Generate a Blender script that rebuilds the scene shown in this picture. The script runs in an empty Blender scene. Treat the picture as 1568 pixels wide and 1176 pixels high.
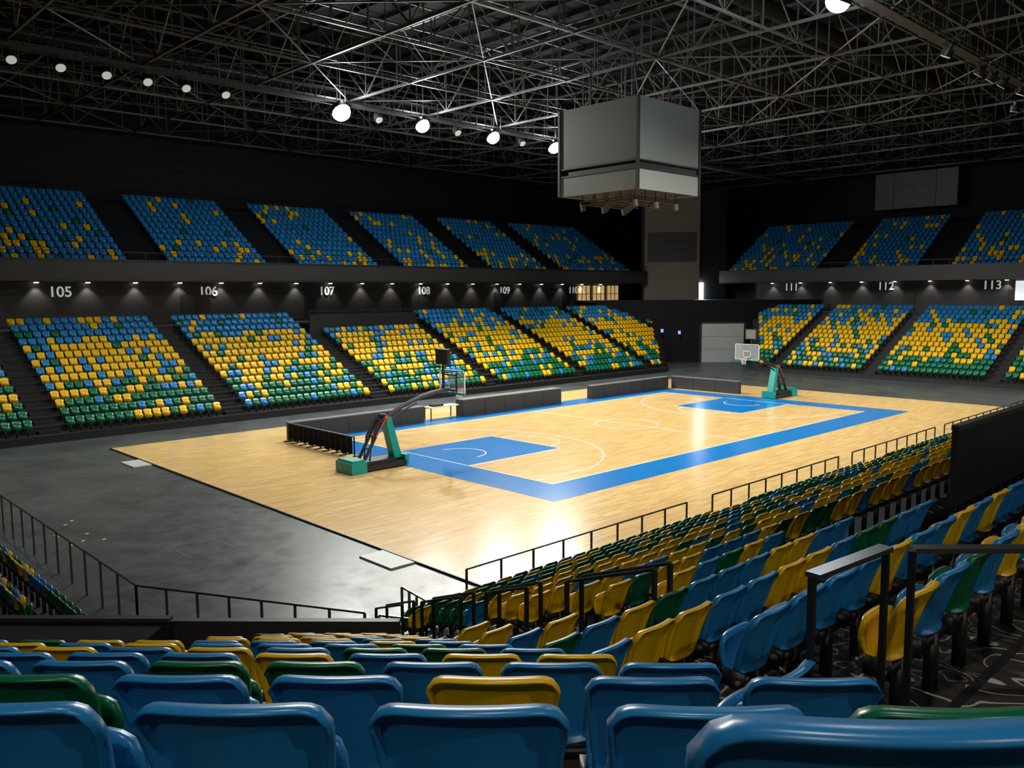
import bpy, math, random
import numpy as np
from mathutils import Vector, Matrix
random.seed(7); np.random.seed(7)
ZOOM=None
scn=bpy.context.scene
scn.view_settings.view_transform='Standard'
scn.view_settings.look='None'
COL=scn.collection

# ---------------------------------------------------------------- materials
def mat(name,col,rough=.5,metal=0,emit=None,es=0,spec=.5,noise=None,bump=None,alpha=None):
    m=bpy.data.materials.new(name); m.use_nodes=True
    nt=m.node_tree; b=nt.nodes['Principled BSDF']
    b.inputs['Base Color'].default_value=(*col,1)
    b.inputs['Roughness'].default_value=rough
    b.inputs['Metallic'].default_value=metal
    b.inputs['Specular IOR Level'].default_value=spec
    if emit: 
        b.inputs['Emission Color'].default_value=(*emit,1); b.inputs['Emission Strength'].default_value=es
    if alpha is not None: b.inputs['Alpha'].default_value=alpha
    tc=nt.nodes.new('ShaderNodeTexCoord')
    if noise:
        sc,amt=noise
        n=nt.nodes.new('ShaderNodeTexNoise'); n.inputs['Scale'].default_value=sc; n.inputs['Detail'].default_value=5
        nt.links.new(tc.outputs['Object'],n.inputs['Vector'])
        r=nt.nodes.new('ShaderNodeMix'); r.data_type='RGBA'
        r.inputs[6].default_value=(*[c*(1-amt) for c in col],1)
        r.inputs[7].default_value=(*[min(1,c*(1+amt)) for c in col],1)
        nt.links.new(n.outputs['Fac'],r.inputs[0]); nt.links.new(r.outputs[2],b.inputs['Base Color'])
    if bump:
        n=nt.nodes.new('ShaderNodeTexNoise'); n.inputs['Scale'].default_value=bump[0]
        nt.links.new(tc.outputs['Object'],n.inputs['Vector'])
        bp=nt.nodes.new('ShaderNodeBump'); bp.inputs['Strength'].default_value=bump[1]
        nt.links.new(n.outputs['Fac'],bp.inputs['Height']); nt.links.new(bp.outputs['Normal'],b.inputs['Normal'])
    return m

M_BLUE=mat('seat_plastic_blue',(.016,.20,.48),.30,noise=(1.3,.12))
M_YEL=mat('seat_plastic_yellow',(.80,.47,.004),.30,noise=(1.3,.1))
M_GRN=mat('seat_plastic_green',(.002,.13,.055),.30,noise=(1.3,.15))
M_BLK=mat('black_powder_coat',(.012,.012,.014),.45,noise=(3,.3))
M_CLOTH=mat('black_drape_cloth',(.010,.010,.011),.9,noise=(3,.3),spec=.1)
M_DARK=mat('dark_wall_paint',(.0035,.004,.0055),.7,noise=(.6,.3),spec=.25)
M_FASC=mat('fascia_panel',(.030,.029,.028),.5,noise=(.4,.2))
M_STEP=mat('stand_step_dark',(.011,.012,.014),.6,noise=(2,.3))
M_USTEP=mat('upper_stand_step_dark',(.005,.0055,.007),.8,noise=(2,.3),spec=.2)
M_TRUSS=mat('truss_steel',(.075,.073,.068),.5,noise=(.5,.2))
M_CEIL=mat('ceiling_black',(.005,.005,.005),.8,noise=(.3,.3),spec=.2)
M_GREY=mat('grey_panel',(.14,.14,.14),.5,noise=(.8,.08))
M_SCREEN=mat('led_screen_off',(.105,.118,.112),.4,noise=(.3,.06))
M_SCREEN2=mat('led_band',(.17,.19,.18),.4,noise=(.3,.06))
M_BEIGE=mat('beige_grey_wall',(.15,.125,.10),.6,noise=(.5,.1))
M_WHITE=mat('white_paint',(.60,.62,.63),.45,noise=(2,.05))
M_TEAL=mat('teal_padding',(.0,.25,.215),.45,noise=(4,.1))
M_RED=mat('rim_orange',(.60,.07,.02),.4,noise=(3,.05))
M_LINE=mat('court_line_white',(.8,.82,.82),.3,noise=(2,.04))
M_CBLUE=mat('court_blue_paint',(.006,.17,.50),.22,noise=(.7,.1))
M_WGLOW=mat('bright_doorway_light',(.9,.9,.9),.5,emit=(.85,.93,1),es=55,noise=(2,.02))
M_WIN=mat('bright_window_light',(.9,.9,.9),.5,emit=(.85,.93,1),es=.8,noise=(2,.02))
M_KIOSK=mat('kiosk_warm_light',(.4,.25,.1),.5,emit=(1,.62,.28),es=.45,noise=(1.5,.5))
M_LAMP=mat('floodlight_lens',(1,1,1),.3,emit=(.86,.94,1),es=300,noise=(2,.01))
M_LAMPD=mat('dim_lamp_lens',(.5,.55,.5),.3,emit=(.72,.9,.8),es=.35,noise=(2,.01))
M_DOWN=mat('downlight_lens',(1,1,1),.3,emit=(1,.93,.82),es=5,noise=(2,.01))
M_CHROME=mat('rail_steel',(.30,.31,.32),.25,metal=.9,noise=(5,.1))
M_SIGN=mat('sign_white',(.8,.8,.78),.5,emit=(1,1,.97),es=.3,noise=(3,.02))
M_YTAPE=mat('yellow_tape',(.85,.7,.02),.5,noise=(3,.05))
M_MAT=mat('white_floor_mat',(.42,.47,.44),.5,noise=(3,.1))

def glass():
    m=mat('backboard_glass',(.7,.8,.8),.05,alpha=.18,noise=(1,.02)); return m
M_GLASS=glass()

def wood():
    m=bpy.data.materials.new('maple_court_wood'); m.use_nodes=True; nt=m.node_tree; b=nt.nodes['Principled BSDF']
    tc=nt.nodes.new('ShaderNodeTexCoord')
    br=nt.nodes.new('ShaderNodeTexBrick')
    br.inputs['Scale'].default_value=1; br.inputs['Brick Width'].default_value=1.1; br.inputs['Row Height'].default_value=.13
    br.inputs['Mortar Size'].default_value=.002; br.offset=.37
    br.inputs['Color1'].default_value=(.74,.52,.225,1); br.inputs['Color2'].default_value=(.60,.40,.16,1); br.inputs['Mortar'].default_value=(.42,.28,.12,1)
    nt.links.new(tc.outputs['Object'],br.inputs['Vector'])
    mp=nt.nodes.new('ShaderNodeMapping'); mp.inputs['Scale'].default_value=(.7,9,1)
    nt.links.new(tc.outputs['Object'],mp.inputs['Vector'])
    n=nt.nodes.new('ShaderNodeTexNoise'); n.inputs['Scale'].default_value=1.2; n.inputs['Detail'].default_value=4
    nt.links.new(mp.outputs['Vector'],n.inputs['Vector'])
    cr=nt.nodes.new('ShaderNodeValToRGB'); cr.color_ramp.elements[0].position=.3; cr.color_ramp.elements[0].color=(.78,.76,.72,1); cr.color_ramp.elements[1].position=.65; cr.color_ramp.elements[1].color=(1.05,1.05,1.05,1)
    nt.links.new(n.outputs['Fac'],cr.inputs['Fac'])
    mx=nt.nodes.new('ShaderNodeMix'); mx.data_type='RGBA'; mx.blend_type='MULTIPLY'; mx.inputs[0].default_value=1
    nt.links.new(br.outputs['Color'],mx.inputs[6]); nt.links.new(cr.outputs['Color'],mx.inputs[7]); nt.links.new(mx.outputs[2],b.inputs['Base Color'])
    b.inputs['Roughness'].default_value=.23; b.inputs['Specular IOR Level'].default_value=.38
    return m
M_WOOD=wood()

def concrete():
    m=bpy.data.materials.new('dark_polished_concrete'); m.use_nodes=True; nt=m.node_tree; b=nt.nodes['Principled BSDF']
    tc=nt.nodes.new('ShaderNodeTexCoord')
    n=nt.nodes.new('ShaderNodeTexNoise'); n.inputs['Scale'].default_value=.3; n.inputs['Detail'].default_value=9; n.inputs['Roughness'].default_value=.7; n.inputs['Distortion'].default_value=.5
    nt.links.new(tc.outputs['Object'],n.inputs['Vector'])
    cr=nt.nodes.new('ShaderNodeValToRGB'); cr.color_ramp.elements[0].position=.3; cr.color_ramp.elements[0].color=(.028,.036,.039,1); cr.color_ramp.elements[1].position=.75; cr.color_ramp.elements[1].color=(.08,.095,.098,1)
    nt.links.new(n.outputs['Fac'],cr.inputs['Fac']); nt.links.new(cr.outputs['Color'],b.inputs['Base Color'])
    n2=nt.nodes.new('ShaderNodeTexNoise'); n2.inputs['Scale'].default_value=1.2; n2.inputs['Detail'].default_value=10; n2.inputs['Roughness'].default_value=.75
    nt.links.new(tc.outputs['Object'],n2.inputs['Vector'])
    r=nt.nodes.new('ShaderNodeMapRange'); r.inputs[1].default_value=.3; r.inputs[2].default_value=.7; r.inputs[3].default_value=.27; r.inputs[4].default_value=.5
    nt.links.new(n2.outputs['Fac'],r.inputs[0]); nt.links.new(r.outputs[0],b.inputs['Roughness'])
    return m
M_CONC=concrete()

def carpet():
    m=bpy.data.materials.new('squiggle_carpet'); m.use_nodes=True; nt=m.node_tree; b=nt.nodes['Principled BSDF']
    tc=nt.nodes.new('ShaderNodeTexCoord')
    n=nt.nodes.new('ShaderNodeTexNoise'); n.inputs['Scale'].default_value=1.7; n.inputs['Detail'].default_value=1.0; n.inputs['Distortion'].default_value=1.2
    nt.links.new(tc.outputs['Object'],n.inputs['Vector'])
    cr=nt.nodes.new('ShaderNodeValToRGB'); e=cr.color_ramp.elements
    base=(.022,.017,.014,1)
    e[0].position=.0; e[0].color=base; e[1].position=1; e[1].color=base
    for c in (.42,.52,.62):
        for d,cc in ((-.009,base),(-.004,(.42,.40,.34,1)),(.004,(.42,.40,.34,1)),(.009,base)):
            x=e.new(c+d); x.color=cc
    nt.links.new(n.outputs['Fac'],cr.inputs['Fac']); nt.links.new(cr.outputs['Color'],b.inputs['Base Color'])
    b.inputs['Roughness'].default_value=.95
    return m
M_CARPET=carpet()

# ---------------------------------------------------------------- mesh builder
class MB:
    def __init__(s): s.v=[]; s.f=[]; s.m=[]
    def add(s,vs,fs,m=0):
        o=len(s.v); s.v+= [tuple(p) for p in vs]; s.f+=[tuple(i+o for i in f) for f in fs]; s.m+=[m]*len(fs)
    def box(s,x0,x1,y0,y1,z0,z1,m=0):
        s.add([(x0,y0,z0),(x1,y0,z0),(x1,y1,z0),(x0,y1,z0),(x0,y0,z1),(x1,y0,z1),(x1,y1,z1),(x0,y1,z1)],
              [(0,3,2,1),(4,5,6,7),(0,1,5,4),(1,2,6,5),(2,3,7,6),(3,0,4,7)],m)
    def prism(s,poly,z0,z1,m=0):
        n=len(poly)
        s.add([(x,y,z0) for x,y in poly]+[(x,y,z1) for x,y in poly],
              [tuple(reversed(range(n))),tuple(range(n,2*n))]+[(i,(i+1)%n,n+(i+1)%n,n+i) for i in range(n)],m)
    def beam(s,a,b,w,h=None,m=0,n=4):
        a=Vector(a);b=Vector(b);h=h or w
        d=(b-a); 
        if d.length<1e-6: return
        d.normalize(); up=Vector((0,0,1)) if abs(d.z)<.95 else Vector((1,0,0))
        r=d.cross(up).normalized(); u=r.cross(d)
        vs=[]
        for p in (a,b):
            for k in range(n):
                t=2*math.pi*(k+.5)/n; c=1/math.cos(math.pi/n)if n==4 else 1
                vs.append(p+r*(math.cos(t)*c*w/2)+u*(math.sin(t)*c*h/2))
        s.add(vs,[tuple(reversed(range(n))),tuple(range(n,2*n))]+[(i,(i+1)%n,n+(i+1)%n,n+i) for i in range(n)],m)
    def tube(s,pts,r,m=0,n=8,closed=False):
        pts=[Vector(p) for p in pts]; N=len(pts); vs=[]
        rad=r if isinstance(r,(list,tuple)) else [r]*N
        for i,p in enumerate(pts):
            if closed: d=pts[(i+1)%N]-pts[i-1]
            else: d=pts[min(i+1,N-1)]-pts[max(i-1,0)]
            d.normalize(); up=Vector((0,0,1)) if abs(d.z)<.95 else Vector((1,0,0))
            rr=d.cross(up).normalized(); u=rr.cross(d)
            for k in range(n):
                t=2*math.pi*k/n; vs.append(p+rr*math.cos(t)*rad[i]+u*math.sin(t)*rad[i])
        fs=[]
        for i in range(N if closed else N-1):
            j=(i+1)%N
            for k in range(n): fs.append((i*n+k,i*n+(k+1)%n,j*n+(k+1)%n,j*n+k))
        if not closed: fs+= [tuple(reversed(range(n))),tuple(range((N-1)*n,N*n))]
        s.add(vs,fs,m)
    def disc(s,c,r,nrm,m=0,n=14,th=.02):
        c=Vector(c);nrm=Vector(nrm).normalized(); s.beam(c,c+nrm*th,2*r,m=m,n=n)
    def build(s,name,mats,parent=None,smooth=False):
        me=bpy.data.meshes.new(name); me.from_pydata(s.v,[],s.f); 
        for m in mats: me.materials.append(m)
        me.polygons.foreach_set('material_index',s.m)
        if smooth: me.polygons.foreach_set('use_smooth',[True]*len(s.f))
        me.update()
        o=bpy.data.objects.new(name,me); COL.objects.link(o)
        if parent: o.parent=parent
        return o
def empty(name,loc=(0,0,0)):
    e=bpy.data.objects.new(name,None); e.location=loc; COL.objects.link(e); return e
def lerp(a,b,t): return a+(b-a)*t

# ---------------------------------------------------------------- camera
CX,CY,CZ=-23.4586,-22.3176,7.4516
yaw,pit,rol=.8089,-.1076,-.0066
f=Vector((math.cos(yaw)*math.cos(pit),math.sin(yaw)*math.cos(pit),math.sin(pit)))
rt=f.cross(Vector((0,0,1))).normalized(); up=rt.cross(f)
r2=rt*math.cos(rol)+up*math.sin(rol); u2=-rt*math.sin(rol)+up*math.cos(rol)
cam=bpy.data.cameras.new('camera'); co=bpy.data.objects.new('camera',cam); COL.objects.link(co)
cam.sensor_width=36; cam.lens=1814.2/2212*36; cam.clip_start=.05; cam.clip_end=400
if ZOOM:
    k,u0,v0=ZOOM; cam.lens*=k; cam.shift_x=k*(u0-.5); cam.shift_y=k*(.5-v0)*.75
co.matrix_world=Matrix(((r2.x,u2.x,-f.x,CX),(r2.y,u2.y,-f.y,CY),(r2.z,u2.z,-f.z,CZ),(0,0,0,1)))
scn.camera=co

# ---------------------------------------------------------------- shell
b=MB(); b.box(-45,76,-45,52,-.25,-.05); b.build('floor',[M_CONC])
b=MB(); b.box(-45,76,-45,52,24.5,24.7)
for i in range(60):
    x=-44+i*2; b.box(x,x+.25,-45,52,24.2,24.5)
b.build('ceiling',[M_CEIL])
def wall(name,x0,x1,y0,y1,z0,z1,m=M_DARK,ribs=None):
    b=MB(); b.box(x0,x1,y0,y1,z0,z1)
    if ribs=='y':
        z=14
        while z<24: b.box(x0,x1,y0-.12,y0,z,z+.12); z+=.9
    if ribs=='x':
        z=14
        while z<24: b.box(x0-.12,x0,y0,y1,z,z+.12); z+=.9
    return b.build(name,[m])
wall('wall_north',-45,76,48,48.3,-.05,24.5,ribs='y')
wall('wall_east',72,72.3,-45,48,-.05,24.5,ribs='x')
wall('wall_south',-45,72,-45,-44.7,-.05,24.5)
wall('wall_west',-45,-44.7,-44.7,48,-.05,24.5)

# ---------------------------------------------------------------- court
b=MB(); b.box(-9.6,36.2,-6.9,20.8,-.05,0); b.build('court_wood_floor',[M_WOOD])
b=MB(); b.box(-9.66,-9.6,-6.96,20.86,-.05,.006); b.box(-9.6,36.3,-6.96,-6.9,-.05,.006); b.build('trim_court_edge',[M_BLK])
b=MB()
def flat(x0,x1,y0,y1,z,m): b.box(x0,x1,y0,y1,.0005,z,m)
flat(-2,30,-2,0,.004,0); flat(-2,30,15,17,.004,0); flat(-2,0,0,15,.004,0); flat(28,30,0,15,.004,0)
flat(0,5.8,5.05,9.95,.004,0); flat(22.2,28,5.05,9.95,.004,0)
W=.05
def ln(x0,x1,y0,y1): flat(x0,x1,y0,y1,.007,1)
ln(0,28,-W,0);ln(0,28,15,15+W);ln(-W,0,-W,15+W);ln(28,28+W,-W,15+W);ln(14-W/2,14+W/2,0,15)
for s in (0,1):
    X=lambda x:28-x if s else x
    def l2(x0,x1,y0,y1):
        a,c=sorted((X(x0),X(x1))); ln(a,c,y0,y1)
    l2(0,5.8,5.05-W,5.05); l2(0,5.8,9.95,9.95+W); l2(5.8,5.8+W,5.05,9.95)
    l2(0,2.99,.9,.9+W); l2(0,2.99,14.1-W,14.1)
    def arc(cx,cy,r,a0,a1,n=40):
        for i in range(n):
            t0=lerp(a0,a1,i/n);t1=lerp(a0,a1,(i+1)/n)
            P=[(X(cx+rr*math.cos(t)),cy+rr*math.sin(t)) for rr,t in ((r-W,t0),(r,t0),(r,t1),(r-W,t1))]
            if s: P=P[::-1]
            b.prism(P,.0005,.007,1)
    a=math.acos((2.99-1.575)/6.75)
    arc(1.575,7.5,6.75,-a,a); arc(5.8,7.5,1.8,-math.pi/2,math.pi/2); arc(1.575,7.5,1.25,-math.pi/2,math.pi/2)
    if not s: arc(14,7.5,1.8,0,2*math.pi,60)
b.build('court_markings',[M_CBLUE,M_LINE])

b=MB(); b.box(-10.5,-9.7,-3.9,-2.35,-.05,0.0); b.build('floor_mat',[M_MAT])
b=MB(); b.box(-10.5,-9.7,15.3,16.9,-.05,0.0); b.build('floor_mat',[M_MAT])
b=MB()
for _ in range(9):
    x=random.uniform(-16.2,-14.6); y=random.uniform(4.5,8); b.box(x,x+.10,y,y+.10,-.049,-.044)
b.build('yellow_tape_marks',[M_YTAPE])
b=MB()
for x0,x1,y0,y1 in ((-14,-12.6,1,1.03),(-14,-12.6,2,2.03),(-14,-13.97,1,2),(-12.63,-12.6,1,2)): b.box(x0,x1,y0,y1,-.049,-.045)
b.build('floor_hatch_outline',[M_GREY])

# ---------------------------------------------------------------- hoops
def hoop(name,ox,sgn):
    e=empty(name,(ox,7.5,0))
    def P(x,y,z): return (sgn*x,y,z)
    def bx(B,x0,x1,y0,y1,z0,z1,m=0):
        a,c=sorted((sgn*x0,sgn*x1)); B.box(a,c,y0,y1,z0,z1,m)
    B=MB(); bx(B,-4.3,-1.9,-.55,.55,.06,.26,0); bx(B,-4.1,-2.3,-.42,.42,.26,.42,0)
    for x in (-4.1,-2.3):
        for y in (-.5,.42): B.tube([P(x,y,.07),P(x,y+.08,.07)],.07,0)
    B.build('base_frame',[M_BLK],e)
    B=MB(); bx(B,-4.75,-4.0,-.62,.62,.02,.50,0); bx(B,-4.68,-4.07,-.56,.56,.50,.58,0); bx(B,-1.95,-1.75,-.5,.5,.04,.5,0); B.build('base_pad',[M_TEAL],e)
    B=MB()
    A=[(-1.9,.35),(-2.3,.35),(-2.72,2.1),(-2.45,2.2)]
    B.add([P(x,-.22,z) for x,z in A]+[P(x,.22,z) for x,z in A],[(0,1,2,3),(7,6,5,4),(0,4,5,1),(1,5,6,2),(2,6,7,3),(3,7,4,0)])
    B.build('post_pad',[M_TEAL],e)
    B=MB()
    for y in (-.22,.22):
        B.beam(P(-3.9,y,.4),P(-2.85,y,2.1),.10)
        B.tube([P(-3.6,y,.4),P(-3.45,y,1.4),P(-3.05,y,2.0),P(-2.6,y,2.35)],.045)
    for zz in (.9,1.4): B.beam(P(-3.9+(zz-.4)*.62,-.22,zz),P(-3.9+(zz-.4)*.62,.22,zz),.06)
    pts=[]
    for i in range(17):
        t=i/16; pts.append(P(lerp(-2.9,.98,t),0,1.95+1.13*math.sin(t*math.pi/2)**.85))
    B.tube(pts,.10,0,8)
    B.tube([P(-2.5,0,1.9),P(-1.7,0,2.35),P(-.9,0,2.62)],.05,0,8)
    B.tube([P(-2.7,-.24,2.2),P(-2.7,.24,2.2)],.13,0,10)
    B.beam(P(1.0,-.45,3.05),P(1.0,.45,3.05),.08); B.beam(P(1.0,-.45,3.75),P(1.0,.45,3.75),.06)
    for y in(-.45,.45): B.beam(P(1.05,y,2.95),P(1.05,y,3.85),.06)
    B.build('arm',[M_BLK],e,False)
    B=MB(); B.tube([P(-2.7,-.27,2.2),P(-2.7,-.24,2.2)],.10,0,10); B.tube([P(-3.3,-.28,1.4),P(-2.8,-.28,2.12)],.03,0); B.build('arm_joint',[M_RED],e)
    B=MB(); bx(B,1.17,1.185,-.88,.88,2.92,3.93); B.build('backboard',[M_GLASS],e)
    B=MB()
    for z in (2.9,3.92): bx(B,1.14,1.2,-.9,.9,z,z+.04)
    for y in (-.9,.86): bx(B,1.14,1.2,y,y+.04,2.9,3.96)
    for z in (3.05,3.46): bx(B,1.186,1.2,-.295,.295,z,z+.05)
    for y in (-.295,.245): bx(B,1.186,1.2,y,y+.05,3.05,3.5)
    B.build('board_lines',[M_WHITE],e)
    B=MB(); bx(B,1.12,1.22,-.91,.91,2.84,2.92); B.build('board_padding',[M_TEAL],e)
    B=MB(); B.tube([P(1.575+.235*math.cos(2*math.pi*k/24),.235*math.sin(2*math.pi*k/24),3.05) for k in range(24)],.014,0,6,True)
    bx(B,1.2,1.36,-.07,.07,3.0,3.06); B.build('rim',[M_RED],e)
    B=MB()
    for k in range(12):
        for d in (1,-1):
            pts=[]
            for j in range(5):
                t=j/4; an=2*math.pi*(k+d*j*.5)/12; r=lerp(.225,.12,t**.7); pts.append(P(1.575+r*math.cos(an),r*math.sin(an),3.04-.42*t))
            B.tube(pts,.008,0,4)
    B.build('net',[M_WHITE],e)
    B=MB(); bx(B,.55,.75,-.42,.42,4.25,4.95,0); B.beam(P(.65,0,3.1),P(.65,0,4.3),.08); bx(B,.75,.76,-.36,.36,4.3,4.9,1); B.build('shot_clock',[M_BLK,M_GREY],e)
    return e
hoop('basketball_hoop',0,1); hoop('basketball_hoop',28,-1)

# ---------------------------------------------------------------- courtside boards
def board(x0,x1,y0,y1,h=.95):
    B=MB(); B.box(x0,x1,y0,y1,0,h-.05,0); B.box(x0-.02,x1+.02,y0-.02,y1+.02,h-.05,h,1)
    L=x1-x0; Ly=y1-y0
    if L>Ly:
        k=int(L/1.5)
        for i in range(1,k): B.box(x0+L*i/k-.01,x0+L*i/k+.01,y0-.012,y0,.05,h-.08,2)
    else:
        k=int(Ly/1.5)
        for i in range(1,k): B.box(x0-.012,x0,y0+Ly*i/k-.01,y0+Ly*i/k+.01,.05,h-.08,2)
    return B.build('courtside_advertising_board',[M_FASC,M_GREY,M_BLK])
board(-2.3,6.3,16.3,16.75); board(9.3,18,16.3,17.0,1.05); board(21.1,30.2,16.3,16.7); board(30.6,31.0,10.4,16.3)
B=MB(); B.box(6.9,9.1,16.5,17.2,.72,.78,0)
for x in (7,9):
    for y in (16.55,17.15): B.beam((x,y,0),(x,y,.72),.05,m=1)
B.box(7.2,8.0,16.6,17.0,.78,.9,1); B.build('scorer_table',[M_WHITE,M_BLK])
# black draped fence behind baseline
B=MB(); n=96
vs=[];
for i in range(n+1):
    y=10.3+5.9*i/n; w=.06*math.sin(i*math.pi/4)
    vs+=[(-2.5+w,y,.06+.10*abs(math.sin(i*math.pi/12))),(-2.5+w*.4,y,.93)]
B.add(vs,[(2*i,2*i+2,2*i+3,2*i+1) for i in range(n)],0)
B.box(-2.53,-2.40,10.25,16.25,.93,.97,1)
for i in range(9): B.beam((-2.4,10.3+5.9*i/8,0),(-2.4,10.3+5.9*i/8,.95),.05,m=0); B.box(-2.75,-2.1,10.28+5.9*i/8,10.34+5.9*i/8,0,.04,0)
B.build('black_drape_barrier',[M_CLOTH,M_FASC])

# ---------------------------------------------------------------- seats
def shell_grid(F,nx,nz,th,lip,back):
    V=[];Q=[]
    def sheet(off,ins):
        ids=[]
        for i in range(nx+1):
            row=[]
            for j in range(nz+1):
                s=-1+2*i/nx;t=j/nz
                x,y,z=F(s*(1-ins),ins*.5+t*(1-ins))
                row.append(len(V)); V.append((x,y+off*back,z))
            ids.append(row)
        return ids
    A=sheet(0,0)
    for i in range(nx):
        for j in range(nz): Q.append((A[i][j],A[i][j+1],A[i+1][j+1],A[i+1][j]))
    Bk=sheet(th,.05 if lip else 0)
    for i in range(nx):
        for j in range(nz): Q.append((Bk[i][j],Bk[i+1][j],Bk[i+1][j+1],Bk[i][j+1]))
    def per(g): return [g[i][0] for i in range(nx)]+[g[nx][j] for j in range(nz)]+[g[i][nz] for i in range(nx,0,-1)]+[g[0][j] for j in range(nz,0,-1)]
    pa,pb=per(A),per(Bk); N=len(pa)
    if lip:
        def ring(off,ins):
            ids=[]
            for k in range(N):
                if k<nx: s=-1+2*k/nx;t=0
                elif k<nx+nz: s=1;t=(k-nx)/nz
                elif k<2*nx+nz: s=1-2*(k-nx-nz)/nx;t=1
                else: s=-1;t=1-(k-2*nx-nz)/nz
                x,y,z=F(s*(1-ins),ins*.5+t*(1-ins)); ids.append(len(V)); V.append((x,y+off*back,z))
            return ids
        r1=ring(lip*.5,-.014); r2=ring(lip,0); r3=ring(lip,.045)
        rings=[pa,r1,r2,r3,pb]
    else: rings=[pa,pb]
    for a,c in zip(rings,rings[1:]):
        for k in range(N): Q.append((a[k],a[(k+1)%N],c[(k+1)%N],c[k]))
    return V,Q
def seat_template(level):
    V=[];Q=[];M=[]
    def add(v,q,m):
        o=len(V); V.extend(v); Q.extend([tuple(i+o for i in f) for f in q]); M.extend([m]*len(q))
    if level==2: nx,nz,lip=20,10,.05
    elif level==1: nx,nz,lip=6,4,.035
    else: nx,nz,lip=4,2,0
    cd=.045 if level else .03
    def back(s,t):
        s=max(-1.03,min(1.03,s)); t=max(-.02,min(1.03,t))
        w=.178+.040*t
        zt=.822-.012*s*s-cd*abs(s)**11
        z=.39+(zt-.39)*t
        y=-.05-.09*t-.03*t*t+.05*s*s-.02*max(0,(t-.8)/.2)**2
        return (s*w,y,z)
    v,q=shell_grid(back,nx,nz,.014,lip,-1); add(v,q,0)
    def pan(s,t):
        w=.200*(1-.10*abs(2*t-1)**3)
        return (s*w,.0+.07*t+.035*math.sin(math.pi*t)-.02*s*s,.345+.27*t-.02*abs(s)**6)
    px,pz=(10,6) if level==2 else ((4,3) if level==1 else (2,2))
    v,q=shell_grid(pan,px,pz,.035,0,1); add(v,q,0)
    def bx(x0,x1,y0,y1,z0,z1):
        add([(x0,y0,z0),(x1,y0,z0),(x1,y1,z0),(x0,y1,z0),(x0,y0,z1),(x1,y0,z1),(x1,y1,z1),(x0,y1,z1)],
            [(0,3,2,1),(4,5,6,7),(0,1,5,4),(1,2,6,5),(2,3,7,6),(3,0,4,7)],1)
    bx(-.03,.03,-.10,-.03,0,.38)
    if level:
        bx(-.26,.26,-.09,-.04,.32,.37); bx(-.225,-.20,-.11,.05,.31,.42); bx(.20,.225,-.11,.05,.31,.42)
    return np.array(V),np.array(Q),np.array(M)
TPL=[seat_template(i) for i in range(3)]
def build_seats(name,items,level):
    V,Q,M=TPL[level]; n=len(items)
    if n==0: return
    A=np.array(items,float); c=np.cos(A[:,3]);s=np.sin(A[:,3])
    X=V[None,:,0]*c[:,None]-V[None,:,1]*s[:,None]+A[:,0:1]
    Y=V[None,:,0]*s[:,None]+V[None,:,1]*c[:,None]+A[:,1:2]
    Z=V[None,:,2]+A[:,2:3]
    co=np.stack([X,Y,Z],2).reshape(-1,3).astype(np.float32)
    qs=(Q[None]+(np.arange(n)*len(V))[:,None,None]).reshape(-1,4).astype(np.int32)
    mi=np.where(M[None]==1,3,A[:,4:5].astype(int)).reshape(-1).astype(np.int32)
    me=bpy.data.meshes.new(name); me.vertices.add(len(co)); me.vertices.foreach_set('co',co.ravel())
    me.loops.add(qs.size); me.loops.foreach_set('vertex_index',qs.ravel())
    me.polygons.add(len(qs)); me.polygons.foreach_set('loop_start',np.arange(len(qs),dtype=np.int32)*4)
    me.polygons.foreach_set('loop_total',np.full(len(qs),4,np.int32))
    for m in (M_BLUE,M_YEL,M_GRN,M_BLK): me.materials.append(m)
    me.polygons.foreach_set('material_index',mi); me.polygons.foreach_set('use_smooth',np.ones(len(qs),bool))
    me.update(calc_edges=True); me.validate()
    o=bpy.data.objects.new(name,me); COL.objects.link(o); return o
def pick(w): return random.choices((0,1,2),w)[0]
def col_lower(f):
    if f>.82: return pick((.78,.14,.08))
    if f>.7: return pick((.42,.50,.08))
    if f>.35: return pick((.13,.79,.08))
    if f>.2: return pick((.2,.55,.25))
    return pick((.14,.22,.64))
def col_upper(f):
    return pick((.90,.08,.02)) if f>.35 else pick((.74,.22,.04))

class Frame:
    def __init__(s,O,u,v): s.O=O;s.u=u;s.v=v; s.th=math.atan2(v[0],-v[1])
    def P(s,a,b): return (s.O[0]+s.u[0]*a+s.v[0]*b, s.O[1]+s.u[1]*a+s.v[1]*b)
    def prism(s,B,a0,a1,b0,b1,z0,z1,m=0,a0b=None,a1b=None):
        P=[s.P(a0,b0),s.P(a1,b0),s.P(a1 if a1b is None else a1b,b1),s.P(a0 if a0b is None else a0b,b1)]
        ar=sum(P[i][0]*P[(i+1)%4][1]-P[(i+1)%4][0]*P[i][1] for i in range(4))
        if ar<0: P=P[::-1]
        B.prism(P,z0,z1,m)
N_=Frame((0,25.3),(1,0),(0,1)); E_=Frame((48.4,0),(0,1),(1,0))
NU=Frame((0,37.6),(1,0),(0,1)); EU=Frame((61.2,0),(0,1),(1,0))

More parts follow.
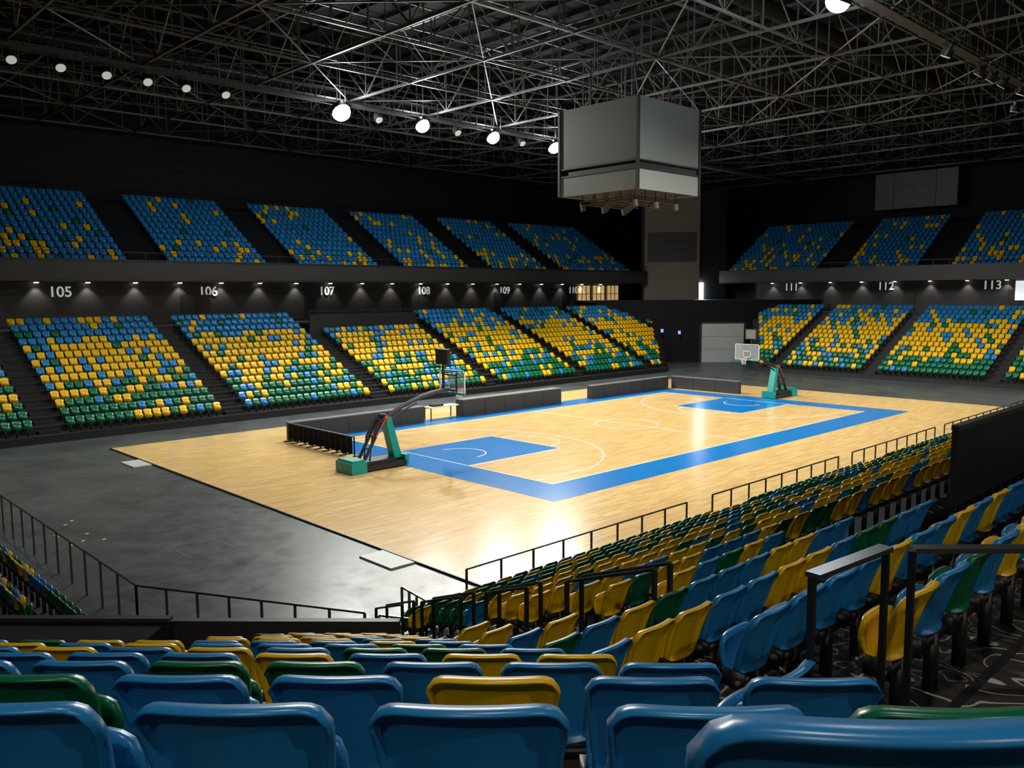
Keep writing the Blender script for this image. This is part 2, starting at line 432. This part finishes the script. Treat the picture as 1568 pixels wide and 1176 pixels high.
def bank(fr,sections,rows,tread,z0,rise,colf,lim=None,amin=-60,amax=60,level=0,pitch=.5,stand_name='seating_stand',base=-.05,rowmax=None,front=.42,ms=None):
    B=MB()
    for k in range(rows):
        bb=k*tread; z=z0+k*rise
        a1=amax if lim is None else min(amax,lim(bb+.3))
        fr.prism(B,amin,a1,bb-front,bb-front+tread+.02,base if base is not None else z-rise-.15,z)
        fr.prism(B,amin,a1,bb-front-.02,bb-front+.04,z-.04,z+.004,1)
    gaps=[(sections[i][1],sections[i+1][0]) for i in range(len(sections)-1)]
    for g0,g1 in gaps:
        for k in range(rows-1):
            bb=k*tread; z=z0+k*rise
            if lim is not None and g1>lim(bb): continue
            fr.prism(B,g0+.1,g1-.1,bb-front+tread*.5,bb-front+tread,z,z+rise/2,1)
    B.build(stand_name,[ms or M_STEP,M_BLK if ms is None else ms])
    for si,(s0,s1) in enumerate(sections):
        items=[]
        n=int((s1-s0)/pitch); off=(s1-s0-n*pitch)/2
        for k in range(rows):
            if rowmax and si in rowmax and k>=rowmax[si]: continue
            bb=k*tread; z=z0+k*rise
            for i in range(n):
                a=s0+off+(i+.5)*pitch
                if lim is not None and a>lim(bb)-.3: continue
                x,y=fr.P(a,bb); items.append((x,y,z,fr.th,colf(k/(rows-1))))
        build_seats('stadium_seat_block',items,level)
limN=lambda b:41.8+b*1.15
limE=lambda b:19.2+b*.6
bank(N_,[(-19.5,-11.7),(-10.5,-1.7),(-.4,8.7),(10.2,19.2),(20.4,29.6),(30.6,39.0),(40.0,48.0),(49.0,56.5)],14,.82,.35,.38,col_lower,limN,-30,56.5,rowmax={3:11},stand_name='lower_stand_north')
bank(E_,[(-20.4,-11.8),(-10.6,-1.8),(-.7,7.9),(9.1,16.7),(17.9,26)],14,.82,.35,.38,col_lower,limE,-30,27,stand_name='lower_stand_east')
bank(NU,[(-24,-14.6),(-12,-2.5),(.3,7.8),(10.4,18.2),(20.7,28.3),(31.2,38.7),(41.2,52.2)],12,.75,9.35,.46,col_upper,None,-30,54,base=None,stand_name='upper_stand_north',ms=M_USTEP)
bank(EU,[(-26,-16.5),(-14,-5),(-3,6.8),(9.6,17.0),(19.9,30.5)],12,.75,9.35,.46,col_upper,None,-30,31.5,base=None,stand_name='upper_stand_east',ms=M_USTEP)

# camera platform in the north stand (missing back rows)
B=MB(); B.box(9.3,19.4,34.1,36.9,4.3,5.25,0)
for i in range(8): x=9.4+i*1.4; B.beam((x,34.15,5.25),(x,34.15,6.2),.05,m=1)
B.beam((9.4,34.15,6.2),(19.3,34.15,6.2),.06,m=1); B.box(9.4,19.3,34.12,34.16,5.25,5.95,1)
B.build('camera_platform',[M_STEP,M_BLK])

# ---------------------------------------------------------------- concourse + fascia
B=MB(); B.box(-30,52,36.9,48,4.9,5.3); B.build('concourse_floor_north',[M_STEP])
B=MB(); B.box(60,72,-30,28,4.9,5.3); B.build('concourse_floor_east',[M_STEP])
B=MB(); B.box(-30,56,40.4,40.6,5.3,9.2); B.box(-30,56,40.3,40.4,5.3,5.5,1); 
for x in (2.2,3.4,12.5,22.5,34,44): B.box(x,x+1.1,40.33,40.4,5.3,7.5,1)
B.build('wall_concourse_north',[M_FASC,M_BLK])
B=MB(); B.box(64.2,64.4,-30,32,5.3,9.2)
for y in (20.5,11,1.5,-9): B.box(64.13,64.2,y,y+1.1,5.3,7.5,1)
B.build('wall_concourse_east',[M_FASC,M_BLK])
B=MB(); B.box(-30,54,36.5,36.75,8.5,9.75,0); B.box(-30,54,36.44,36.8,9.75,9.85,1); B.box(-30,54,36.46,36.5,8.42,8.55,1); B.box(-30,54,36.75,48,8.42,8.6,0)
B.build('trim_fascia_north',[M_FASC,M_BLK])
B=MB(); B.box(60.1,60.35,-30,31,8.5,9.75,0); B.box(60.04,60.4,-30,31,9.75,9.85,1); B.box(60.06,60.1,-30,31,8.42,8.55,1); B.box(60.35,72,-30,31,8.42,8.6,0)
B.build('trim_fascia_east',[M_FASC,M_BLK])
B=MB()
for i in range(60):
    x=-30+i*1.42
    if x<54: B.beam((x,36.6,9.85),(x,36.6,10.35),.04)
B.beam((-30,36.6,10.35),(54,36.6,10.35),.05); B.build('upper_balcony_rail',[M_BLK])
B=MB()
for i in range(43):
    y=-29+i*1.42
    B.beam((60.2,y,9.85),(60.2,y,10.35),.04)
B.beam((60.2,-30,10.35),(60.2,31,10.35),.05); B.build('upper_balcony_rail',[M_BLK])
def downlight(x,y,dx,dy):
    B=MB(); B.disc((0,0,0),.15,(0,0,-1),0,th=.06); B.disc((0,0,.02),.22,(0,0,-1),1,th=.03)
    o=B.build('recessed_downlight',[M_DOWN,M_WHITE]); o.location=(x,y,8.40)
    l=bpy.data.lights.new('downlight_lamp','SPOT'); l.energy=170; l.spot_size=math.radians(95); l.spot_blend=.6; l.color=(1,.93,.85); l.shadow_soft_size=.1
    q=bpy.data.objects.new('lamp',l); q.parent=o; q.location=(0,0,-.12); COL.objects.link(q)
for i in range(20): downlight(-10.7+3.2*i,40.1,0,1)
for i in range(12): downlight(63.88,26.5-3.4*i,1,0)
def sign(txt,x,y,z,rz,h=.72):
    c=bpy.data.curves.new('t','FONT'); c.body=txt; c.size=h*1.38; c.extrude=.02; c.offset=.012; c.align_x='CENTER'; c.align_y='CENTER'
    o=bpy.data.objects.new('t',c); COL.objects.link(o); bpy.context.view_layer.update()
    me=bpy.data.meshes.new_from_object(o.evaluated_get(bpy.context.evaluated_depsgraph_get()))
    bpy.data.objects.remove(o); me.materials.clear(); me.materials.append(M_SIGN)
    q=bpy.data.objects.new('section_number_sign',me); COL.objects.link(q); q.location=(x,y,z); q.rotation_euler=(math.pi/2,0,rz)
for i,t in enumerate(('105','106','107','108','109','110')): sign(t,-6+10.35*i,40.36,7.72,0)
for t,y in (('111',24.3),('112',13.9),('113',4.0)): sign(t,64.16,y,7.9,-math.pi/2,.82)
B=MB()
for i in range(3):
    x=46.4+i*2.5; B.box(x,x+2.1,40.3,40.34,6.6,8.25,0)
    for k in range(4): B.box(x-.02+k*.7,x+.04+k*.7,40.24,40.3,6.55,8.3,1)
    for z in (6.55,7.3,8.25): B.box(x,x+2.1,40.24,40.3,z,z+.06,1)
B.build('window_1',[M_KIOSK,M_BLK])
B=MB(); B.box(64.05,64.15,-.6,2.0,6.5,8.3); B.build('window_2',[M_WIN])

# ---------------------------------------------------------------- north-east corner
def diag(B,s0,s1,c,z0,z1,m,th=.25):
    k=th/math.sqrt(2)
    B.prism([(s0,c-s0),(s1,c-s1),(s1+k,c-s1+k),(s0+k,c-s0+k)],z0,z1,m)
B=MB(); diag(B,45.5,62.5,82.4,-.05,6.6,0); B.build('wall_corner_lower',[M_DARK])
B=MB(); diag(B,45.5,60,84.5,6.4,6.6,0,8); B.build('concourse_floor_corner',[M_STEP])
B=MB(); diag(B,53.4,56.6,82.2,-.05,4.1,0,.12)
for i in (3,6): diag(B,53.4,56.6,82.17,.45*i,.45*i+.02,1,.03)
diag(B,53.2,53.4,82.15,-.05,4.3,2,.3); diag(B,56.6,56.8,82.15,-.05,4.3,2,.3); diag(B,53.2,56.8,82.15,4.1,4.3,2,.3)
B.build('door_1',[mat('roller_door_grey_white',(.42,.44,.44),.5,noise=(1,.06)),M_GREY,M_BLK])
B=MB(); diag(B,54.1,58.5,91.1,6.6,18.6,0,3)
diag(B,54.3,58.2,91.0,10.9,14.2,1,.1)
for i in range(6): diag(B,54.3+i*.65,54.36+i*.65,90.9,10.9,14.2,2,.1)
for z in (12,13.1): diag(B,54.3,58.2,90.9,z,z+.08,2,.1)
B.build('control_room_tower',[M_BEIGE,M_FASC,M_BLK])
B=MB(); diag(B,58.5,61.5,92.5,6.6,19,0,1); B.build('wall_corner_upper',[M_DARK])
B=MB(); diag(B,59.0,59.5,92.2,6.65,8.5,0,.1); B.build('door_2',[M_WGLOW])
B=MB()
for x,y,z in ((50.3,31.7,3.2),(51.6,30.4,3.0),(48.7,33.3,1.9)):
    B.box(x-.25,x-.05,y-.25,y-.05,z,z+.35)
B.build('wall_exit_sign',[mat('exit_blue',(.1,.3,.6),.5,emit=(.3,.6,1),es=.8,noise=(2,.05))])
M_DIG=mat('score_digit_grey',(.10,.10,.10),.5,noise=(1,.1))
B=MB(); B.box(69.9,70.1,9.4,17.8,16.2,20.0,0)
for y0,y1,z0,z1 in ((12.2,15.2,16.9,16.96),(12.2,15.2,19.2,19.26),(12.2,12.26,16.9,19.26),(15.14,15.2,16.9,19.26)): B.box(69.86,69.9,y0,y1,z0,z1,2)
for yy in (12.5,13.5,14.5):
    for zz in (17.2,18.3):
        for a0,a1,c0,c1 in ((0,.42,0,.06),(0,.42,.6,.66),(0,.06,0,.66),(.36,.42,0,.66)): B.box(69.84,69.9,yy+a0,yy+a1,zz+c0,zz+c1,2)
for yy in (9.8,17.4): B.beam((70,yy,20),(70,yy,24.3),.08,m=1)
for yy in (11.5,15.8): B.box(69.88,69.9,yy,yy+.04,16.2,20.0,1)
B.build('hanging_video_screen',[mat('video_screen_off',(.06,.068,.072),.5,noise=(.4,.1)),M_DARK,M_DIG])

# ---------------------------------------------------------------- near stands
aisleX=lambda Y: CX+6.2+(Y-4.5)*.3
VX0=CX+10.35
def nearbank():
    fr=Frame((0,-8.86),(1,0),(0,-1)); tread=.89; rise=.358; z0=.33
    B=MB(); items=[]
    gaps=[(-2.4,-1.1),(7.6,8.8),(17.6,18.8),(27.6,28.8)]
    for m in range(20):
        y=-8.86-tread*m; Y=y+22.32; z=z0+rise*m
        a0=CX+1.55+.53*(Y+.0)
        if m>16: a0=CX+1.4
        vom=(9<=m<=11)
        segs=[(a0,44)]
        if vom: segs=[(a0,VX0),(-3,44)]
        for s0,s1 in segs: fr.prism(B,s0,s1,m*tread-.42,m*tread-.42+tread+.01,-.05,z,0 if m<11 else 1,a0b=None)
        fr.prism(B,a0,44 if not vom else VX0,m*tread-.43,m*tread-.38,z-.05,z+.006,2)
        if m>=14: continue
        fcol=m/13
        x=a0+.75
        while x<42:
            if any(g0-.2<x<g1+.2 for g0,g1 in gaps) or (vom and VX0-.4<x<-2.6) or (m in (12,13) and CX+3.75<x<CX+4.35) or (m<=9 and abs(x-aisleX(Y))<.72):
                x+=.5; continue
            if fcol<.25: c=pick((.2,.17,.63))
            elif fcol<.65: c=pick((.17,.58,.25))
            elif fcol<.85: c=pick((.48,.32,.20))
            else: c=pick((.58,.25,.17))
            items.append((x,y,z,fr.th,c)); x+=.5
    B.build('near_stand_south',[M_STEP,M_CARPET,M_BLK])
    nearit=[i for i in items if math.hypot(i[0]-CX,i[1]-CY)<13]
    farit=[i for i in items if math.hypot(i[0]-CX,i[1]-CY)>=13]
    build_seats('stadium_seat_block',nearit,2); build_seats('stadium_seat_block',farit,1)
    r=1/math.sqrt(2)
    fr=Frame((CX,CY),(r,-r),(-r,-r))   # b = -D
    B=MB(); items=[]
    for n in range(-4,13):
        D=.85+.89*n+.16; z=7.4516-.52-.358*n-.82
        if n==0: z+=.085
        lmax=2.25-.37*D
        lmin=-3.75 if n>=8 else -12+.0*n
        fr.prism(B,lmin-.1,lmax+.35,-D-.36,-D+.54,-.05,z,1)
        fr.prism(B,lmin-.1,lmax+.35,-D-.50,-D-.45+.08,z-.0,z+.004,2)
        if n<0: continue
        if n==0: Ls=[.385,.905]
        else:
            off={1:-.14,2:-.13}.get(n,(.08*((n*7)%5)))
            Ls=[off+.52*k for k in range(-26,6)]
        for L in Ls:
            if L>lmax+.05+(.3 if n<2 else 0) or L<lmin+.2: continue
            if n==0: c=0
            elif n==1: c=2 if L>.7 else 0
            elif n==2: c=1 if -.3<L<.2 else (2 if L<-1.3 and L>-2.3 else 0)
            elif n<=4: c=pick((.6,.27,.13))
            elif n<=8: c=pick((.45,.45,.1))
            else: c=pick((.2,.6,.2))
            x,y=fr.P(L,-D); items.append((x,y,z,fr.th,c))
    fr.prism(B,-9.5,-2.2,-13.45,-13.3,-.05,2.08,0)
    fr.prism(B,-3.85,-2.2,-13.3,-11.9,-.05,1.78,1)
    B.build('near_stand_corner',[M_FASC,M_CARPET,M_BLK])
    build_seats('stadium_seat_block',items,2)
    B=MB(); fr.prism(B,-9.6,-5.9,-13.0,-7.7,-.05,2.22,0); fr.prism(B,-9.6,-5.85,-13.05,-12.9,2.22,2.28,1); B.build('vomitory_enclosure',[M_CLOTH,M_FASC])
    fr2=Frame((-18.4,0),(0,1),(-1,0)); B=MB(); items=[]
    for m in range(14):
        z=.33+.358*m; a0=-4.6+ .5*m
        fr2.prism(B,a0-.3,34,m*.89-.42,m*.89+.48,-.05,z,0); fr2.prism(B,a0-.3,34,m*.89-.43,m*.89-.38,z-.05,z+.005,1)
        y=a0+.4
        while y<33:
            if not (8<y<9.2 or 19<y<20.2):
                items.append((-18.4-.89*m,y,z,fr2.th,pick((.25,.3,.45)) if m<5 else pick((.3,.6,.1))))
            y+=.5
    B.build('near_stand_west',[M_STEP,M_BLK]); build_seats('stadium_seat_block',items,1)
nearbank()
# black guard screen over the south vomitory
yv=CY+3.4
B=MB(); B.box(VX0,-2.9,yv-.03,yv+.03,4.95,5.84,0); B.box(VX0-.02,-2.88,yv-.05,yv+.05,5.84,5.90,1)
i=0
while VX0+i*.35<-2.9: B.beam((VX0+.02+i*.35,yv,4.2),(VX0+.02+i*.35,yv,4.95),.03,m=0); i+=1
B.beam((VX0,yv,4.0),(VX0,yv,5.88),.07,m=0)
B.build('vomitory_screen_rail',[M_BLK,M_FASC])
B=MB(); B.box(VX0+.02,-3.02,-19.07,-16.45,-.05,2.6,0); B.build('vomitory_landing',[mat('rust_floor',(.16,.07,.03),.7,noise=(2,.3))])

def rail(name,pts,h=1.05,sp=1.15,m=None,r=.025,zb=-.05,mid=0,pr=.022):
    B=MB()
    for a,c in zip(pts,pts[1:]):
        a=Vector(a);c=Vector(c);L=(c-a).length;n=max(1,round(L/sp))
        for i in range(n+1):
            p=a.lerp(c,i/n); B.beam((p.x,p.y,p.z),(p.x,p.y,p.z+h),pr*2,m=0)
        B.tube([a+Vector((0,0,h)),c+Vector((0,0,h))],r,0,6)
        for k in range(mid):
            zz=h*(k+1)/(mid+1); B.tube([a+Vector((0,0,zz)),c+Vector((0,0,zz))],r*.6,0,5)
    return B.build(name,[m or M_BLK])
M_RAIL=mat('rail_dark_steel',(.05,.05,.05),.35,metal=.3,noise=(4,.2))
for x0,x1 in ((-11.2,-2.4),(-1.0,7.7),(8.9,17.6),(18.8,27.6),(28.8,38)):
    rail('front_guard_rail',[(x0,-7.9,-.05),(x1,-7.9,-.05)],h=1.15,m=M_RAIL)
rail('front_guard_rail',[(-17.1,24.5,-.05),(-17.1,-3.6,-.05)],h=1.15,m=M_RAIL)
rail('front_guard_rail',[(-17.1,-3.6,-.05),(-14.4,-8.5,-.05)],h=1.15,m=M_RAIL,sp=.8)
rail('entrance_gate_rail',[(-14.2,-8.7,-.05),(-13.7,-9.6,-.05)],h=1.1,m=M_CHROME,sp=.3,mid=1)
rail('entrance_gate_rail',[(-12.9,-7.7,-.05),(-13.1,-9.3,-.05)],h=1.1,m=M_CHROME,sp=.35,mid=1)
for Y0,Y1 in ((12.6,11.2),(10.3,8.8),(8.0,6.9),(6.0,4.5)):
    for dx in (-.12,.12):
        P_=[Vector((aisleX(Y)+dx,CY+Y,.33+.358*(13.46-Y)/.89)) for Y in (Y0,Y1)]
        rail('aisle_handrail',P_,h=1.0,m=M_BLK,sp=1.4,mid=0,r=.020,pr=.020)
M_BAR=mat('handrail_top_bar',(.10,.10,.10),.3,metal=.7,noise=(4,.2))
def flatrail(p,q,zf,zt):
    B=MB(); p=Vector(p);q=Vector(q)
    B.beam((p.x,p.y,zt),(q.x,q.y,zt),.075,.025,1)
    for w in (p,q): B.beam((w.x,w.y,zf),(w.x,w.y,zt-.01),.03,m=0)
    B.build('stair_handrail',[M_BLK,M_BAR])
flatrail((CX+3.50,CY+1.72),(CX+4.15,CY+1.66),5.3,6.18)
flatrail((CX+4.22,CY+1.56),(CX+5.0,CY+.80),5.3,6.18)

# ---------------------------------------------------------------- scoreboard cube
e=empty('centre_hung_scoreboard',(13.8,7.3,0)); h=2.7
B=MB(); B.box(-h+.08,h-.08,-h+.08,h-.08,12.85,17.1,0); B.build('inner_frame',[M_BLK],e)
B=MB()
for sx,sy in ((1,0),(-1,0),(0,1),(0,-1)):
    for z0,z1,m in ((14.2,17.3,0),(12.7,13.7,1)):
        g=h-.06
        if sx: B.box(min(sx*h,sx*(h-.1)),max(sx*h,sx*(h-.1)),-g,g,z0,z1,m)
        else: B.box(-g,g,min(sy*h,sy*(h-.1)),max(sy*h,sy*(h-.1)),z0,z1,m)
B.build('screens',[M_SCREEN,M_SCREEN2],e)
B=MB()
for sx in (-1,1):
    for sy in (-1,1):
        B.box(sx*h-.07,sx*h+.07,sy*h-.07,sy*h+.07,12.7,17.3,0); B.beam((sx*1.5,sy*1.5,17.1),(sx*1.5,sy*1.5,20),.06)
        B.beam((sx*h*.98,sy*h*.98,17.3),(sx*1.0,sy*1.0,20),.04)
for z in (13.75,14.15):
    for s in (-1,1): B.box(-h,h,s*h-.04,s*h+.04,z-.04,z+.04,0); B.box(s*h-.04,s*h+.04,-h,h,z-.04,z+.04,0)
B.build('corner_posts',[M_BLK],e)
B=MB()
for i in range(-2,3):
    B.beam((-2,i*.9,12.3),(2,i*.9,12.3),.08); B.beam((i*.9,-2,12.45),(i*.9,2,12.45),.08)
    for j in range(-2,3):
        B.beam((i*.9,j*.9,12.3),(i*.9,j*.9,12.9),.05)
        if (i+j)%2==0: B.tube([(i*.9,j*.9,12.3),(i*.9+.1,j*.9,11.95)],.15,0,8)
B.build('underside_rig',[M_TRUSS],e)

# ---------------------------------------------------------------- roof trusses
B=MB(); zb,zt=20.0,23.2; st=6.6
xs=[-31.6+st*i for i in range(16)]; ys=[-33.5+st*i for i in range(13)]
def truss(p,q,w=.13,web=.07,n=None,zb=zb,zt=zt):
    p=Vector(p);q=Vector(q);L=(q-p).length; n=n or int(L/3.3)
    B.beam((p.x,p.y,zb),(q.x,q.y,zb),w); B.beam((p.x,p.y,zt),(q.x,q.y,zt),w)
    for i in range(n):
        a=p.lerp(q,i/n);c=p.lerp(q,(i+1)/n)
        B.beam((a.x,a.y,zb),(a.x,a.y,zt),web)
        if i%2: B.beam((a.x,a.y,zb),(c.x,c.y,zt),web)
        else: B.beam((a.x,a.y,zt),(c.x,c.y,zb),web)
for x in xs: truss((x,-40,0),(x,47.5,0),.13,.07)
for y in ys: truss((-40,y,0),(71.5,y,0),.11,.06)
for y in ys[:-1]: truss((-40,y+st/2,0),(71.5,y+st/2,0),.08,.05,zb=21.4,zt=23.2)
for i in range(15):
    for j in range(12):
        if (i+j)%2: B.beam((xs[i],ys[j],zb),(xs[i+1],ys[j+1],zb),.06)
        else: B.beam((xs[i+1],ys[j],zb),(xs[i],ys[j+1],zb),.06)
B.build('roof_truss',[M_TRUSS])
B=MB()
for y in (25.3,-6.0):
    for z in (19.6,20.6): 
        for d in (-.5,.5): B.beam((-35,y+d,z),(68,y+d,z),.06)
    B.box(-35,68,y-.3,y+.3,19.55,19.6)
    for i in range(70):
        x=-35+i*1.5
        for d in (-.5,.5): B.beam((x,y+d,19.55),(x,y+d,20.6),.04)
B.build('lighting_catwalk',[mat('catwalk_steel',(.035,.035,.034),.5,noise=(1,.2))])
B=MB()
for y in (1.5,31.9): B.tube([(-38,y,22.2),(70,y,22.2)],.45,0,14)
B.build('ventilation_duct',[M_CEIL])

def flood(x,y,z,bright,tx=None,ty=None,energy=9500,tz=0,cone=150,blend=.7):
    o=empty('floodlight',(x,y,z)); tx=14 if tx is None else tx; ty=7.5 if ty is None else ty
    d=Vector((tx-x,ty-y,tz-z)).normalized()
    R=(.58 if x==6.8 else .48) if bright else .24
    B=MB(); B.tube([(0,0,0),tuple(-d*.35)],R+.04,1,14); B.tube([tuple(-d*.35),tuple(-d*.6)],.15,1,10)
    B.beam(tuple(-d*.3),(0,0,.75),.06,m=1)
    if bright: B.tube([tuple(d*(.01+.36*R/.42*math.sin(a*math.pi/10))) for a in range(6)],[R*math.cos(a*math.pi/10)+.004 for a in range(6)],0,14)
    else: B.disc(d*.01,R,d,0,th=.02)
    B.build('head',[M_LAMP if bright else M_LAMPD,M_BLK],o)
    if energy:
        l=bpy.data.lights.new('flood_lamp','SPOT'); l.energy=energy; l.spot_size=math.radians(cone); l.spot_blend=blend; l.shadow_soft_size=.25; l.color=(1,.95,.85)
        q=bpy.data.objects.new('lamp',l); COL.objects.link(q); q.parent=o; q.location=d*.8; q.rotation_euler=d.to_track_quat('-Z','Y').to_euler()
        if bright:
            l=bpy.data.lights.new('spill','POINT'); l.energy=230; l.shadow_soft_size=.2; l.color=(.85,.93,1)
            q=bpy.data.objects.new('spill',l); COL.objects.link(q); q.parent=o; q.location=(0,0,.9)
for x in (6.8,13.3,19.9,26.5): flood(x,25,19,True,x,8)
flood(10.3,-6,19,True,10.3,3,cone=116,blend=1,energy=11000)
for x in (-2,22,34): flood(x,-6,19,False,x,3,cone=116,blend=1,energy=11000)
for x in (-11.8,-9.6,-7.4,-5.3,-3.2,-.9,9.7,16.5,23): flood(x,25,18.9,False,x,8,0)
for x in (26.7,28.6,30.5): flood(x,-6,18.9,False,x,8,0)
for x,y,t in ((38,25,(47,26)),(-14,25,(-8,22)),(40,-4,(45,2))): flood(x,y,19.2,False,t[0],t[1],6500,0,108,1)
# unseen fill lamps added behind and above the camera to light near seat backs
for x,y,t,en in ((-34,-30,(-20,-18),1900),(-20,-38,(-16,-16),1900),(0,-38,(0,-16),2000),(20,-36,(18,-14),2000),(-22,-22,(-20,-19),1400)): flood(x,y,18.5,False,t[0],t[1],en,3,115,1)
